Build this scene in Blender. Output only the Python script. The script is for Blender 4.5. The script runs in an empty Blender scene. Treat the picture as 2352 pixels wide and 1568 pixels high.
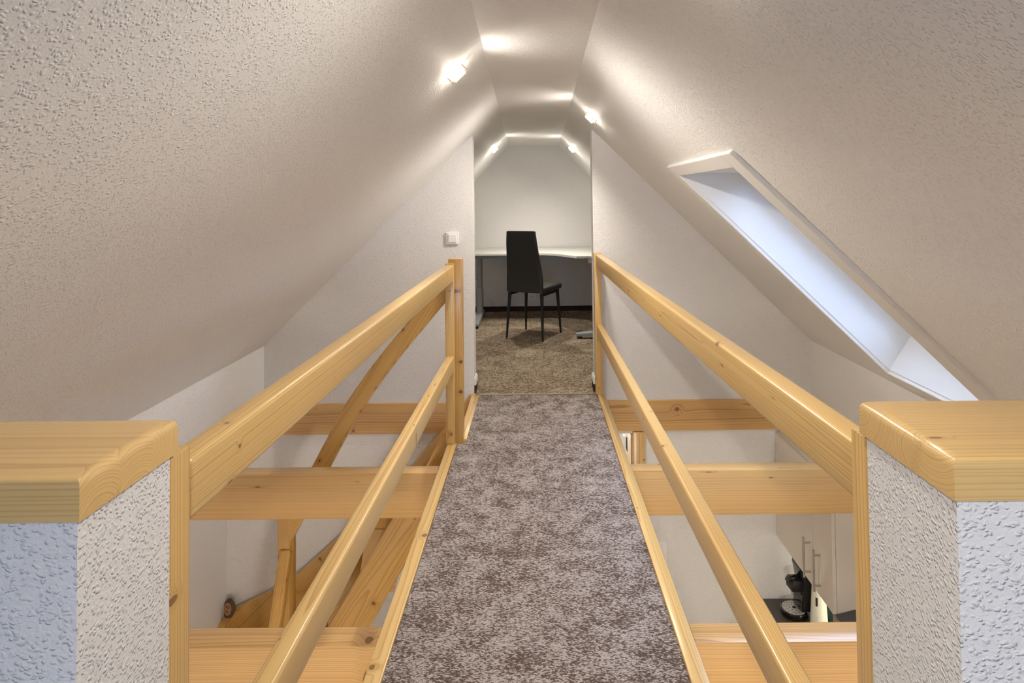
import bpy, bmesh, math, random
from mathutils import Matrix, Vector

random.seed(7)
sc = bpy.context.scene
COL = sc.collection
R = math.radians

# ------------------------------------------------------------------ camera
FPX, CX, CY, W, H = 1450.0, 1224.8, 415.45, 2352.0, 1568.0
CAM_Z = 1.27
yaw, pitch, roll = R(0.138), R(-1.603), R(-0.672)


def rot_world_to_cam(y, p, r):
    base = Matrix(((1, 0, 0), (0, 0, -1), (0, 1, 0)))
    ry = Matrix(((math.cos(y), 0, math.sin(y)), (0, 1, 0), (-math.sin(y), 0, math.cos(y))))
    rp = Matrix(((1, 0, 0), (0, math.cos(p), -math.sin(p)), (0, math.sin(p), math.cos(p))))
    rr = Matrix(((math.cos(r), -math.sin(r), 0), (math.sin(r), math.cos(r), 0), (0, 0, 1)))
    return rr @ rp @ ry @ base


m = rot_world_to_cam(yaw, pitch, roll).transposed()       # camera (x right, y down, z fwd) to world
m = m @ Matrix(((1, 0, 0), (0, -1, 0), (0, 0, -1)))       # to Blender's camera axes
cd = bpy.data.cameras.new('camera')
cam = bpy.data.objects.new('camera', cd)
COL.objects.link(cam)
cam.matrix_world = Matrix.Translation((0, 0, CAM_Z)) @ m.to_4x4()
cd.sensor_fit = 'HORIZONTAL'
cd.sensor_width = 36.0
cd.lens = FPX / W * 36.0
cd.shift_x = (W / 2 - CX) / W
cd.shift_y = (CY - H / 2) / W
cd.clip_start = 0.02
sc.camera = cam

# ------------------------------------------------------------------ world, exposure
sc.view_settings.view_transform = 'Standard'
sc.view_settings.look = 'None'
sc.view_settings.gamma = 1.0
sc.view_settings.use_curve_mapping = False
sc.view_settings.exposure = 0.85
wd = bpy.data.worlds.new('sky')
sc.world = wd
wd.use_nodes = True
bg = wd.node_tree.nodes['Background']
bg.inputs[0].default_value = (0.52, 0.69, 1.0, 1)
bg.inputs[1].default_value = 6.2
WARM = (1.0, 0.925, 0.83)
LAMP_FAN = 2.2
LAMP_WIDE = 33.0
LAMP_GLOW = 0.15
try:
    sc.cycles.sample_clamp_indirect = 6.0
    sc.cycles.use_adaptive_sampling = True
    sc.cycles.adaptive_threshold = 0.08
    sc.cycles.adaptive_min_samples = 16
    sc.cycles.max_bounces = 7
    sc.cycles.diffuse_bounces = 5
except Exception:
    pass


def portal(name, center, rot, sx, sy):
    ld = bpy.data.lights.new(name, 'AREA')
    ld.shape = 'RECTANGLE'
    ld.size, ld.size_y = sx, sy
    ld.cycles.is_portal = True
    o = bpy.data.objects.new(name, ld)
    o.location = center
    o.rotation_euler = rot
    COL.objects.link(o)
    return o


# sky light: roof window in view, plus two unseen windows added behind the camera
portal('skylight_portal', (1.42, 2.62, 1.05), (0, R(45), 0), 1.3, 0.84)
portal('added_skylight_portal', (-1.42, -1.35, 1.05), (0, R(-45), 0), 1.3, 0.72)
portal('added_gable_portal', (0, -2.36, 1.09), (R(90), 0, 0), 1.18, 0.82)


# ------------------------------------------------------------------ node helpers
class NT:
    def __init__(self, name):
        self.m = bpy.data.materials.new(name)
        self.m.use_nodes = True
        self.t = self.m.node_tree
        self.b = self.t.nodes['Principled BSDF']

    def n(self, kind, **kw):
        nd = self.t.nodes.new(kind)
        for k, v in kw.items():
            setattr(nd, k, v)
        return nd

    def l(self, a, b):
        self.t.links.new(a, b)

    def inp(self, node, i, v):
        if hasattr(v, 'is_output') or isinstance(v, bpy.types.NodeSocket):
            self.l(v, node.inputs[i])
        else:
            node.inputs[i].default_value = v

    def math(self, op, a, b=0.0, c=0.0, clamp=False):
        nd = self.n('ShaderNodeMath', operation=op, use_clamp=clamp)
        self.inp(nd, 0, a)
        self.inp(nd, 1, b)
        self.inp(nd, 2, c)
        return nd.outputs[0]

    def vmath(self, op, a, b=(0, 0, 0)):
        nd = self.n('ShaderNodeVectorMath', operation=op)
        self.inp(nd, 0, a)
        self.inp(nd, 1, b)
        return nd.outputs[0]

    def noise(self, v, scale, detail=3.0, rough=0.5, dims='3D'):
        nd = self.n('ShaderNodeTexNoise', noise_dimensions=dims)
        if v is not None:
            self.l(v, nd.inputs['Vector'])
        nd.inputs['Scale'].default_value = scale
        nd.inputs['Detail'].default_value = detail
        nd.inputs['Roughness'].default_value = rough
        return nd

    def maprange(self, v, a, b, c, d, smooth=False):
        nd = self.n('ShaderNodeMapRange')
        if smooth:
            nd.interpolation_type = 'SMOOTHSTEP'
        self.inp(nd, 0, v)
        for i, x in enumerate((a, b, c, d)):
            self.inp(nd, 1 + i, x)
        return nd.outputs[0]

    def mix(self, f, a, b):
        nd = self.n('ShaderNodeMix', data_type='RGBA')
        self.inp(nd, 0, f)
        for i, x in ((6, a), (7, b)):
            if isinstance(x, tuple):
                nd.inputs[i].default_value = (*x, 1)
            else:
                self.l(x, nd.inputs[i])
        return nd.outputs[2]

    def bump(self, h, dist, strength=1.0, prev=None):
        nd = self.n('ShaderNodeBump')
        nd.inputs['Distance'].default_value = dist
        nd.inputs['Strength'].default_value = strength
        self.l(h, nd.inputs['Height'])
        if prev is not None:
            self.l(prev, nd.inputs['Normal'])
        return nd.outputs[0]


def plain(name, col, rough=0.5, metal=0.0, spec=0.5, bump=0.0, bscale=200.0, emit=None, coat=0.0):
    t = NT(name)
    tc = t.n('ShaderNodeTexCoord').outputs['Object']
    nz = t.noise(tc, bscale, 3.0)
    c2 = tuple(x * 0.93 for x in col)
    t.l(t.mix(nz.outputs[0], col, c2), t.b.inputs['Base Color'])
    t.b.inputs['Roughness'].default_value = rough
    t.b.inputs['Metallic'].default_value = metal
    t.b.inputs['Specular IOR Level'].default_value = spec
    t.b.inputs['Coat Weight'].default_value = coat
    if bump:
        t.l(t.bump(nz.outputs[0], bump), t.b.inputs['Normal'])
    if emit:
        t.b.inputs['Emission Color'].default_value = (*emit[0], 1)
        t.b.inputs['Emission Strength'].default_value = emit[1]
    return t.m


def woodchip(name, col, cell=0.006, relief=0.0014, fine=0.0005, dens=0.55):
    """white-painted woodchip wallpaper: sparse elongated chips and a fine grain"""
    t = NT(name)
    tc = t.n('ShaderNodeTexCoord').outputs['Object']
    wob = t.noise(tc, 0.9 / cell * 0.45, 0.0)
    dis = t.vmath('MULTIPLY', t.vmath('SUBTRACT', wob.outputs['Color'], (0.5, 0.5, 0.5)), (cell * 1.5,) * 3)
    p = t.vmath('ADD', tc, dis)
    hs = []
    for k, (rx, ry, rz, st) in enumerate(((0.3, 0.9, 0.2, 0.7), (1.3, 0.2, 1.1, 0.6))):
        mp = t.n('ShaderNodeMapping')
        t.l(p, mp.inputs[0])
        mp.inputs['Rotation'].default_value = (rx, ry, rz)
        mp.inputs['Location'].default_value = (k * 3.1, k * 1.7, k * 0.9)
        s = 1.0 / cell / (1.0 + 0.35 * k)
        mp.inputs['Scale'].default_value = (s * st, s, s)
        v = t.n('ShaderNodeTexVoronoi', feature='F1')
        v.inputs['Scale'].default_value = 1.0
        t.l(mp.outputs[0], v.inputs['Vector'])
        sel = t.n('ShaderNodeSeparateColor')
        t.l(v.outputs['Color'], sel.inputs[0])
        on = t.maprange(sel.outputs[0], 1 - dens, 1 - dens + 0.25, 0.0, 1.0)
        h = t.maprange(v.outputs['Distance'], 0.12, 0.5, 1.0, 0.0, True)
        hs.append(t.math('MULTIPLY', h, on))
    hh = t.math('MAXIMUM', hs[0], hs[1])
    fz = t.noise(tc, 0.6 / cell * 2.4, 1.0, 0.6)
    n2 = t.bump(t.math('ADD', t.math('MULTIPLY', hh, relief), t.math('MULTIPLY', fz.outputs[0], fine)), 1.0)
    t.l(n2, t.b.inputs['Normal'])
    big = t.noise(tc, 1.3, 0.0)
    t.l(t.mix(big.outputs[0], col, tuple(c * 0.965 for c in col)), t.b.inputs['Base Color'])
    t.b.inputs['Roughness'].default_value = 0.62
    t.b.inputs['Specular IOR Level'].default_value = 0.35
    return t.m


def pine(name, light, dark, ring=0.0052, knots=0.42, pith=(0.03, 0.11), gloss=0.36, knot_scale=1.0, wander=0.03, contrast=1.05):
    """solid pine: growth rings about a pith line along local X, knots running out from it"""
    t = NT(name)
    tc = t.n('ShaderNodeTexCoord').outputs['Object']
    oi = t.n('ShaderNodeObjectInfo')
    rnd = oi.outputs['Random']
    r2 = t.math('FRACT', t.math('MULTIPLY', rnd, 17.31))
    r3 = t.math('FRACT', t.math('MULTIPLY', rnd, 93.7))
    off = t.n('ShaderNodeCombineXYZ')
    t.l(t.math('MULTIPLY', rnd, 31.0), off.inputs[0])
    t.l(t.math('MULTIPLY', r2, 17.0), off.inputs[1])
    t.l(t.math('MULTIPLY', r3, 11.0), off.inputs[2])
    sep = t.n('ShaderNodeSeparateXYZ')
    t.l(tc, sep.inputs[0])
    # pith position
    ang = t.math('MULTIPLY', r2, 6.283)
    pr = t.maprange(r3, 0, 1, pith[0], pith[1])
    py = t.math('MULTIPLY', t.math('COSINE', ang), pr)
    pz = t.math('MULTIPLY', t.math('SINE', ang), pr)
    # slow wander of the grain
    st = t.vmath('ADD', t.vmath('MULTIPLY', tc, (0.55, 4.0, 4.0)), off.outputs[0])
    wan = t.noise(st, 1.6, 2.0)
    wsep = t.n('ShaderNodeSeparateColor')
    t.l(wan.outputs['Color'], wsep.inputs[0])
    dy = t.math('ADD', t.math('SUBTRACT', sep.outputs[1], py), t.math('MULTIPLY', t.math('SUBTRACT', wsep.outputs[0], 0.5), wander))
    dz = t.math('ADD', t.math('SUBTRACT', sep.outputs[2], pz), t.math('MULTIPLY', t.math('SUBTRACT', wsep.outputs[1], 0.5), wander))
    rr = t.math('SQRT', t.math('ADD', t.math('MULTIPLY', dy, dy), t.math('MULTIPLY', dz, dz)))
    th = t.math('ARCTAN2', dz, dy)
    # knots
    kv = t.n('ShaderNodeCombineXYZ')
    t.l(t.math('ADD', t.math('MULTIPLY', sep.outputs[0], 6.2 / knot_scale), t.math('MULTIPLY', rnd, 57.0)), kv.inputs[0])
    t.l(t.math('ADD', t.math('MULTIPLY', th, 0.85), t.math('MULTIPLY', r2, 23.0)), kv.inputs[1])
    kw = t.noise(t.vmath('MULTIPLY', tc, (60, 60, 60)), 1.0, 2.0)
    kvec = t.vmath('ADD', kv.outputs[0], t.vmath('MULTIPLY', t.vmath('SUBTRACT', kw.outputs['Color'], (0.5, 0.5, 0.5)), (0.02, 0.02, 0.0)))
    vo = t.n('ShaderNodeTexVoronoi', feature='F1', voronoi_dimensions='2D')
    vo.inputs['Scale'].default_value = 1.0
    vo.inputs['Randomness'].default_value = 0.9
    t.l(kvec, vo.inputs['Vector'])
    ks = t.n('ShaderNodeSeparateColor')
    t.l(vo.outputs['Color'], ks.inputs[0])
    exists = t.math('LESS_THAN', ks.outputs[0], knots)
    size = t.maprange(ks.outputs[1], 0, 1, 0.018, 0.058)
    d = vo.outputs['Distance']
    core = t.math('MULTIPLY', t.maprange(d, t.math('MULTIPLY', size, 0.75), size, 1.0, 0.0, True), exists)
    rim = t.math('MULTIPLY', t.math('MULTIPLY', t.maprange(d, t.math('MULTIPLY', size, 0.7), t.math('MULTIPLY', size, 0.95), 0, 1, True),
                                    t.maprange(d, size, t.math('MULTIPLY', size, 1.25), 1, 0, True)), exists)
    halo = t.math('MULTIPLY', t.maprange(d, size, t.math('MULTIPLY', size, 4.5), 1.0, 0.0, True), exists)
    rr2 = t.math('ADD', rr, t.math('MULTIPLY', halo, 0.008))
    # rings of uneven width
    rn = t.n('ShaderNodeTexNoise', noise_dimensions='1D')
    rn.inputs['Scale'].default_value = 60.0
    rn.inputs['Detail'].default_value = 1.0
    t.l(t.math('ADD', rr2, t.math('MULTIPLY', rnd, 9.0)), rn.inputs['W'])
    ph = t.math('ADD', t.math('DIVIDE', rr2, ring), t.math('MULTIPLY', rn.outputs[0], 3.0))
    fr = t.math('FRACT', ph)
    late = t.math('MULTIPLY', t.math('POWER', fr, 3.5), t.maprange(fr, 0.93, 1.0, 1.0, 0.0))
    # fibres
    fib = t.noise(t.vmath('MULTIPLY', tc, (5.0, 420.0, 420.0)), 1.0, 3.0, 0.6)
    blot = t.noise(t.vmath('ADD', t.vmath('MULTIPLY', tc, (1.2, 9.0, 9.0)), off.outputs[0]), 1.0, 2.0)
    f = t.math('ADD', t.math('MULTIPLY', late, contrast), t.math('MULTIPLY', t.math('SUBTRACT', fib.outputs[0], 0.5), 0.30))
    f = t.math('ADD', f, t.math('MULTIPLY', t.math('SUBTRACT', blot.outputs[0], 0.5), 0.55), clamp=True)
    c = t.mix(f, light, dark)
    c = t.mix(t.math('MULTIPLY', halo, 0.25), c, tuple(x * 0.8 for x in dark))
    c = t.mix(t.math('MULTIPLY', core, 0.85), c, (dark[0] * 0.46, dark[1] * 0.36, dark[2] * 0.34))
    c = t.mix(t.math('MULTIPLY', rim, 0.75), c, (0.07, 0.032, 0.014))
    t.l(c, t.b.inputs['Base Color'])
    t.b.inputs['Roughness'].default_value = gloss
    t.b.inputs['Coat Weight'].default_value = 0.6
    t.b.inputs['Coat Roughness'].default_value = 0.22
    t.b.inputs['Specular IOR Level'].default_value = 0.5
    t.l(t.bump(t.math('SUBTRACT', 1.0, t.math('ADD', t.math('MULTIPLY', late, 0.5), t.math('MULTIPLY', fib.outputs[0], 0.5))), 0.00012), t.b.inputs['Normal'])
    return t.m


def carpet(name, light, dark, stitch=0.0034, blotch=11.0, contrast=1.0):
    """short loop pile: light and dark yarns mixed in patches"""
    t = NT(name)
    tc = t.n('ShaderNodeTexCoord').outputs['Object']
    pos = t.vmath('MULTIPLY', tc, (1.0, 1.0, 0.0))
    wob = t.noise(pos, 120.0, 2.0)
    p2 = t.vmath('ADD', pos, t.vmath('MULTIPLY', t.vmath('SUBTRACT', wob.outputs['Color'], (0.5, 0.5, 0.5)), (0.006, 0.006, 0)))
    mp = t.n('ShaderNodeMapping')
    t.l(p2, mp.inputs[0])
    mp.inputs['Scale'].default_value = (0.55 / stitch, 1.25 / stitch, 1)
    mp.inputs['Rotation'].default_value = (0, 0, 0.5)
    vo = t.n('ShaderNodeTexVoronoi', feature='F1', voronoi_dimensions='2D')
    vo.inputs['Scale'].default_value = 1.0
    t.l(mp.outputs[0], vo.inputs['Vector'])
    cs = t.n('ShaderNodeSeparateColor')
    t.l(vo.outputs['Color'], cs.inputs[0])
    big = t.noise(pos, blotch, 4.0, 0.62)
    huge = t.noise(pos, blotch * 0.33, 2.0)
    bias = t.math('ADD', t.math('MULTIPLY', t.math('SUBTRACT', big.outputs[0], 0.5), 1.7 * contrast),
                  t.math('MULTIPLY', t.math('SUBTRACT', huge.outputs[0], 0.5), 0.5 * contrast))
    y = t.maprange(t.math('ADD', cs.outputs[0], bias), 0.30, 0.75, 0.0, 1.0)
    hgt = t.maprange(vo.outputs['Distance'], 0.0, 0.75, 1.0, 0.0, True)
    shade = t.math('ADD', 0.45, t.math('MULTIPLY', hgt, 0.55))
    c = t.mix(y, dark, light)
    mm = t.n('ShaderNodeMix', data_type='RGBA', blend_type='MULTIPLY')
    mm.inputs[0].default_value = 0.6
    t.l(c, mm.inputs[6])
    gc = t.n('ShaderNodeCombineColor')
    for i in range(3):
        t.l(shade, gc.inputs[i])
    t.l(gc.outputs[0], mm.inputs[7])
    t.l(mm.outputs[2], t.b.inputs['Base Color'])
    t.b.inputs['Roughness'].default_value = 0.95
    t.b.inputs['Specular IOR Level'].default_value = 0.1
    hb = t.math('ADD', hgt, t.math('MULTIPLY', cs.outputs[1], 0.5))
    t.l(t.bump(hb, 0.003), t.b.inputs['Normal'])
    return t.m


def glass_mat(name):
    t = NT(name)
    tr = t.n('ShaderNodeBsdfTransparent')
    gl = t.n('ShaderNodeBsdfGlossy')
    gl.inputs['Roughness'].default_value = 0.02
    fre = t.n('ShaderNodeFresnel')
    fre.inputs[0].default_value = 1.45
    mx = t.n('ShaderNodeMixShader')
    t.l(fre.outputs[0], mx.inputs[0])
    t.l(tr.outputs[0], mx.inputs[1])
    t.l(gl.outputs[0], mx.inputs[2])
    t.l(mx.outputs[0], t.t.nodes['Material Output'].inputs[0])
    return t.m


M = {}
WHITE = (0.80, 0.785, 0.765)
M['wall'] = woodchip('woodchip_white', WHITE)
M['slope'] = woodchip('woodchip_slope', WHITE, 0.0058, 0.0015, 0.0005, 0.65)
M['half'] = woodchip('woodchip_coarse', WHITE, 0.0050, 0.0015, 0.0008, 0.85)
M['plaster'] = plain('smooth_plaster', WHITE, 0.7, bump=0.0003, bscale=90)
PL, PD = (0.68, 0.44, 0.155), (0.44, 0.22, 0.052)
M['pine'] = pine('pine_varnished', PL, PD)
M['pine_cap'] = pine('pine_cap', (0.73, 0.49, 0.195), (0.47, 0.26, 0.07), ring=0.0044, knots=0.05, pith=(0.03, 0.06), wander=0.008, contrast=0.7)
M['pine_rail'] = pine('pine_rail', (0.71, 0.475, 0.18), (0.46, 0.245, 0.06), ring=0.0040, knots=0.34, wander=0.018)
M['pine_beam'] = pine('pine_beam', (0.70, 0.43, 0.165), (0.44, 0.22, 0.062), ring=0.006, knots=0.40, pith=(0.08, 0.2), knot_scale=1.5)
M['pine_stair'] = pine('pine_stair', (0.62, 0.36, 0.10), (0.38, 0.18, 0.035), ring=0.006, knots=0.5, pith=(0.05, 0.2), gloss=0.3)
M['carpet'] = carpet('carpet_loop', (0.72, 0.63, 0.575), (0.195, 0.137, 0.110))
M['carpet2'] = carpet('carpet_office', (0.62, 0.51, 0.37), (0.20, 0.138, 0.088), 0.0055, 6.0, 0.7)
M['carpet_dark'] = plain('carpet_skirting', (0.060, 0.040, 0.032), 0.95, bump=0.002, bscale=300, spec=0.1)
M['white_paint'] = plain('white_paint', (0.80, 0.785, 0.76), 0.4)
M['lining'] = plain('reveal_lining', (0.82, 0.83, 0.84), 0.45)
M['white_plastic'] = plain('white_plastic', (0.90, 0.89, 0.87), 0.3)
M['pin_metal'] = plain('lamp_brass', (0.55, 0.46, 0.30), 0.35, 0.8)
M['bulb'] = plain('lit_bulb', (1, 1, 1), 0.4, emit=((1.0, 0.90, 0.76), 55.0))
M['leather'] = plain('black_leatherette', (0.030, 0.029, 0.028), 0.42, bump=0.0004, bscale=500)
M['black_metal'] = plain('black_metal', (0.008, 0.008, 0.008), 0.45)
M['desk_white'] = plain('desk_white', (0.64, 0.63, 0.58), 0.35)
M['desk_grey'] = plain('desk_grey', (0.33, 0.35, 0.35), 0.4, 0.3)
M['steel'] = plain('brushed_steel', (0.50, 0.48, 0.46), 0.32, 0.9)
M['screw'] = plain('screw_steel', (0.22, 0.23, 0.24), 0.35, 0.9)
M['hole'] = plain('dark_recess', (0.012, 0.012, 0.012), 0.7)
M['cab'] = plain('cabinet_cream', (0.70, 0.64, 0.56), 0.4)
M['worktop'] = plain('worktop_dark', (0.055, 0.046, 0.042), 0.45, bump=0.0002, bscale=150)
M['gloss_black'] = plain('gloss_black', (0.008, 0.008, 0.008), 0.12, coat=0.5)
M['tray'] = plain('tray_steel', (0.62, 0.61, 0.58), 0.35, 0.6)
M['jug'] = plain('cream_enamel', (0.80, 0.79, 0.66), 0.25)
M['green'] = plain('dark_green_glass', (0.02, 0.05, 0.04), 0.15)
M['slate'] = plain('dark_grey_top', (0.075, 0.075, 0.095), 0.4)
M['edgeband'] = plain('brown_edge_band', (0.30, 0.24, 0.19), 0.5)
M['bark'] = plain('bark', (0.10, 0.06, 0.035), 0.9, bump=0.003, bscale=80)
M['slice'] = plain('slice_face', (0.36, 0.20, 0.09), 0.7, bump=0.0006, bscale=120)
M['tile'] = plain('beige_floor', (0.45, 0.38, 0.30), 0.5)
M['strip'] = plain('threshold_brass', (0.34, 0.28, 0.15), 0.4, 0.5)
M['glass'] = glass_mat('window_glass')
M['led'] = plain('led_diffuser', (1, 1, 1), 0.4, emit=((1.0, 0.93, 0.74), 9.0))


# ------------------------------------------------------------------ mesh helpers
def world_of(o):
    mm = o.matrix_basis.copy()
    while o.parent:
        o = o.parent
        mm = o.matrix_basis @ mm
    return mm


def tag(o, label=None, cat=None, group=None, kind=None):
    if label:
        o['label'] = label
    if cat:
        o['category'] = cat
    if group:
        o['group'] = group
    if kind:
        o['kind'] = kind
    return o


def empty(name, loc, rz=0.0, **kw):
    o = bpy.data.objects.new(name, None)
    o.location = loc
    o.rotation_euler = (0, 0, rz)
    o.matrix_basis = Matrix.Translation(loc) @ Matrix.Rotation(rz, 4, 'Z')
    o.empty_display_size = 0.05
    COL.objects.link(o)
    return tag(o, **kw)


def link(name, bm, mat, parent=None, frame=None, local=True, smooth=False, **kw):
    """one mesh object. frame: its world matrix; local: bm is already in that frame, else in world space"""
    if frame is None:
        frame = Matrix.Identity(4)
    if not local:
        bmesh.ops.transform(bm, matrix=frame.inverted(), verts=bm.verts)
    bmesh.ops.recalc_face_normals(bm, faces=bm.faces)
    me = bpy.data.meshes.new(name)
    bm.to_mesh(me)
    bm.free()
    for s in (mat if isinstance(mat, (list, tuple)) else [mat]):
        me.materials.append(M[s])
    if smooth:
        for p in me.polygons:
            p.use_smooth = True
        try:
            me.set_sharp_from_angle(angle=R(38))
        except Exception:
            pass
    o = bpy.data.objects.new(name, me)
    COL.objects.link(o)
    if parent:
        o.parent = parent
        o.matrix_basis = world_of(parent).inverted() @ frame
    else:
        o.matrix_basis = frame
    return tag(o, **kw)


def bm_box(x0, x1, y0, y1, z0, z1, bev=0.0, seg=2, bm=None):
    b = bmesh.new()
    r = bmesh.ops.create_cube(b, size=1.0)
    for v in b.verts:
        v.co = Vector((x0 + (v.co.x + .5) * (x1 - x0), y0 + (v.co.y + .5) * (y1 - y0), z0 + (v.co.z + .5) * (z1 - z0)))
    if bev:
        bmesh.ops.bevel(b, geom=list(b.edges), offset=bev, segments=seg, profile=0.5, affect='EDGES')
    if bm is None:
        return b
    return join(bm, b)


def join(dst, src):
    me = bpy.data.meshes.new('tmp')
    src.to_mesh(me)
    src.free()
    dst.from_mesh(me)
    bpy.data.meshes.remove(me)
    return dst


def bm_prism(poly, axis, a0, a1, bev=0.0, seg=2):
    """poly: 2D points; axis 'y': (x,z) pts along y; 'z': (x,y) pts along z; 'x': (y,z) pts along x"""
    b = bmesh.new()

    def pt(p, a):
        return {'y': (p[0], a, p[1]), 'z': (p[0], p[1], a), 'x': (a, p[0], p[1])}[axis]
    lo = [b.verts.new(pt(p, a0)) for p in poly]
    hi = [b.verts.new(pt(p, a1)) for p in poly]
    n = len(poly)
    b.faces.new(lo)
    b.faces.new(hi[::-1])
    for i in range(n):
        b.faces.new((lo[i], lo[(i + 1) % n], hi[(i + 1) % n], hi[i]))
    bmesh.ops.recalc_face_normals(b, faces=b.faces)
    if bev:
        bmesh.ops.bevel(b, geom=list(b.edges), offset=bev, segments=seg, profile=0.5, affect='EDGES')
    return b


def bm_cyl(p0, p1, r0, r1=None, n=16, cap=True, bm=None):
    p0, p1 = Vector(p0), Vector(p1)
    if r1 is None:
        r1 = r0
    b = bmesh.new()
    d = p1 - p0
    bmesh.ops.create_cone(b, cap_ends=cap, segments=n, radius1=r0, radius2=r1, depth=d.length)
    q = Vector((0, 0, 1)).rotation_difference(d.normalized()).to_matrix().to_4x4()
    bmesh.ops.transform(b, matrix=Matrix.Translation((p0 + p1) / 2) @ q, verts=b.verts)
    return b if bm is None else join(bm, b)


def bm_lathe(prof, n=32, close=True):
    """prof: (r, z) from bottom to top"""
    b = bmesh.new()
    rings = []
    for r, z in prof:
        rings.append([b.verts.new((r * math.cos(2 * math.pi * i / n), r * math.sin(2 * math.pi * i / n), z)) for i in range(n)])
    for a, c in zip(rings, rings[1:]):
        for i in range(n):
            b.faces.new((a[i], a[(i + 1) % n], c[(i + 1) % n], c[i]))
    b.faces.new(rings[0][::-1])
    b.faces.new(rings[-1])
    return b


def quad_mesh(quads):
    b = bmesh.new()
    cache = {}

    def v(p):
        k = tuple(round(c, 5) for c in p)
        if k not in cache:
            cache[k] = b.verts.new(p)
        return cache[k]
    for q in quads:
        try:
            b.faces.new([v(p) for p in q])
        except ValueError:
            pass
    return b


def struct(name, bm, mat, **kw):
    return link(name, bm, mat, kind='structure', **kw)


def axis_frame(p0, p1, up=(0, 0, 1)):
    """frame at the middle of p0-p1, local X along it"""
    p0, p1 = Vector(p0), Vector(p1)
    x = (p1 - p0).normalized()
    y = Vector(up).cross(x).normalized()
    z = x.cross(y)
    mm = Matrix((x, y, z)).transposed().to_4x4()
    mm.translation = (p0 + p1) / 2
    return mm


def board(name, p0, p1, w, h, mat, parent=None, bev=0.006, seg=3, up=(0, 0, 1), **kw):
    """a straight timber: p0, p1 its axis ends, w across, h along up"""
    f = axis_frame(p0, p1, up)
    L = (Vector(p1) - Vector(p0)).length
    return link(name, bm_box(-L / 2, L / 2, -w / 2, w / 2, -h / 2, h / 2, bev, seg), mat, parent, f, True, True, **kw)


def plank_prism(name, poly, axis, a0, a1, grain, mat, parent=None, bev=0.003, **kw):
    """a shaped board drawn in world coordinates, with its grain along the given direction"""
    b = bm_prism(poly, axis, a0, a1, bev)
    c = sum((v.co for v in b.verts), Vector()) / len(b.verts)
    g = Vector(grain).normalized()
    up = Vector((0, 0, 1)) if abs(g.z) < 0.9 else Vector((0, 1, 0))
    f = axis_frame(c - g, c + g, up)
    return link(name, b, mat, parent, f, False, True, **kw)


# ------------------------------------------------------------------ measures
YD, YF, YB = 4.168, 7.178, -2.2         # door wall, far office wall, wall behind the camera
ZC = 1.87                                # flat strip of ceiling
KX, KZ = 1.79, 0.324                     # knee of the roof slope
LX, LZ = 2.03, -2.2                      # lower storey: side walls, floor


def top_l(y):
    return -(0.150 + 0.0195 * y)


def top_r(y):
    return 0.178 + 0.0135 * y


def slope_z(side, x, y):
    tx = top_l(y) if side < 0 else top_r(y)
    k = side * KX
    return ZC + (x - tx) / (k - tx) * (KZ - ZC)


# ------------------------------------------------------------------ roof shell
ys = [YB, -1.70, -1.00, 0.5, 2.21, 3.03, YD, 5.6, YF]
b = quad_mesh([[(top_l(a), a, ZC), (top_r(a), a, ZC), (top_r(c), c, ZC), (top_l(c), c, ZC)] for a, c in zip(ys, ys[1:])])
struct('ceiling', b, 'slope')
SKX0, SKX1, SKY0, SKY1 = 0.712, 1.674, 2.21, 3.03
for side, nm in ((-1, 'wall_left'), (1, 'wall_right')):
    quads = []
    for a, c in zip(ys, ys[1:]):
        xs_a = [top_l(a) if side < 0 else top_r(a), side * SKX0, side * SKX1, side * KX]
        xs_c = [top_l(c) if side < 0 else top_r(c), side * SKX0, side * SKX1, side * KX]
        for i in range(3):
            if i == 1 and abs(a - (SKY0 if side > 0 else -1.70)) < 1e-6:
                continue
            q = [(xs_a[i], a), (xs_a[i + 1], a), (xs_c[i + 1], c), (xs_c[i], c)]
            quads.append([(x, y, slope_z(side, x, y)) for x, y in q])
    struct(nm, quad_mesh(quads), 'slope')
    # knee wall, ledge and lower wall
    k, l = side * KX, side * LX
    struct(nm.replace('wall_', 'wall_knee_'), quad_mesh([[(k, YB, KZ), (k, YF, KZ), (k, YF, -0.25), (k, YB, -0.25)]]), 'wall')
    struct(nm.replace('wall_', 'wall_lower_'), quad_mesh([
        [(k, YB, -0.25), (k, YD, -0.25), (l, YD, -0.25), (l, YB, -0.25)],
        [(l, YB, -0.25), (l, YD, -0.25), (l, YD, LZ), (l, YB, LZ)]]), 'plaster')

# end wall with the upper opening and the lower doorway
DLX, DRX = -0.412, 0.380
zl, zr = slope_z(-1, DLX, YD), slope_z(1, DRX, YD)
TH = 0.13
e = 0.004
left = [(-LX, LZ), (-0.25, LZ), (-0.25, -0.27), (DLX, -0.27), (DLX, zl), (-KX, KZ), (-KX, -0.25), (-LX, -0.25)]
right = [(LX, LZ), (LX, -0.25), (KX, -0.25), (KX, KZ), (DRX, zr), (DRX, -0.27), (0.62, -0.27), (0.62, LZ)]
struct('wall_end_left', bm_prism(left, 'y', YD, YD + TH), 'wall')
struct('wall_end_right', bm_prism(right, 'y', YD, YD + TH), 'wall')
# far gable wall
gab = [(-KX, -0.05), (KX, -0.05), (KX, KZ), (top_r(YF), ZC), (top_l(YF), ZC), (-KX, KZ)]
struct('wall_far', bm_prism(gab, 'y', YF, YF + 0.1), 'wall')
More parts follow.
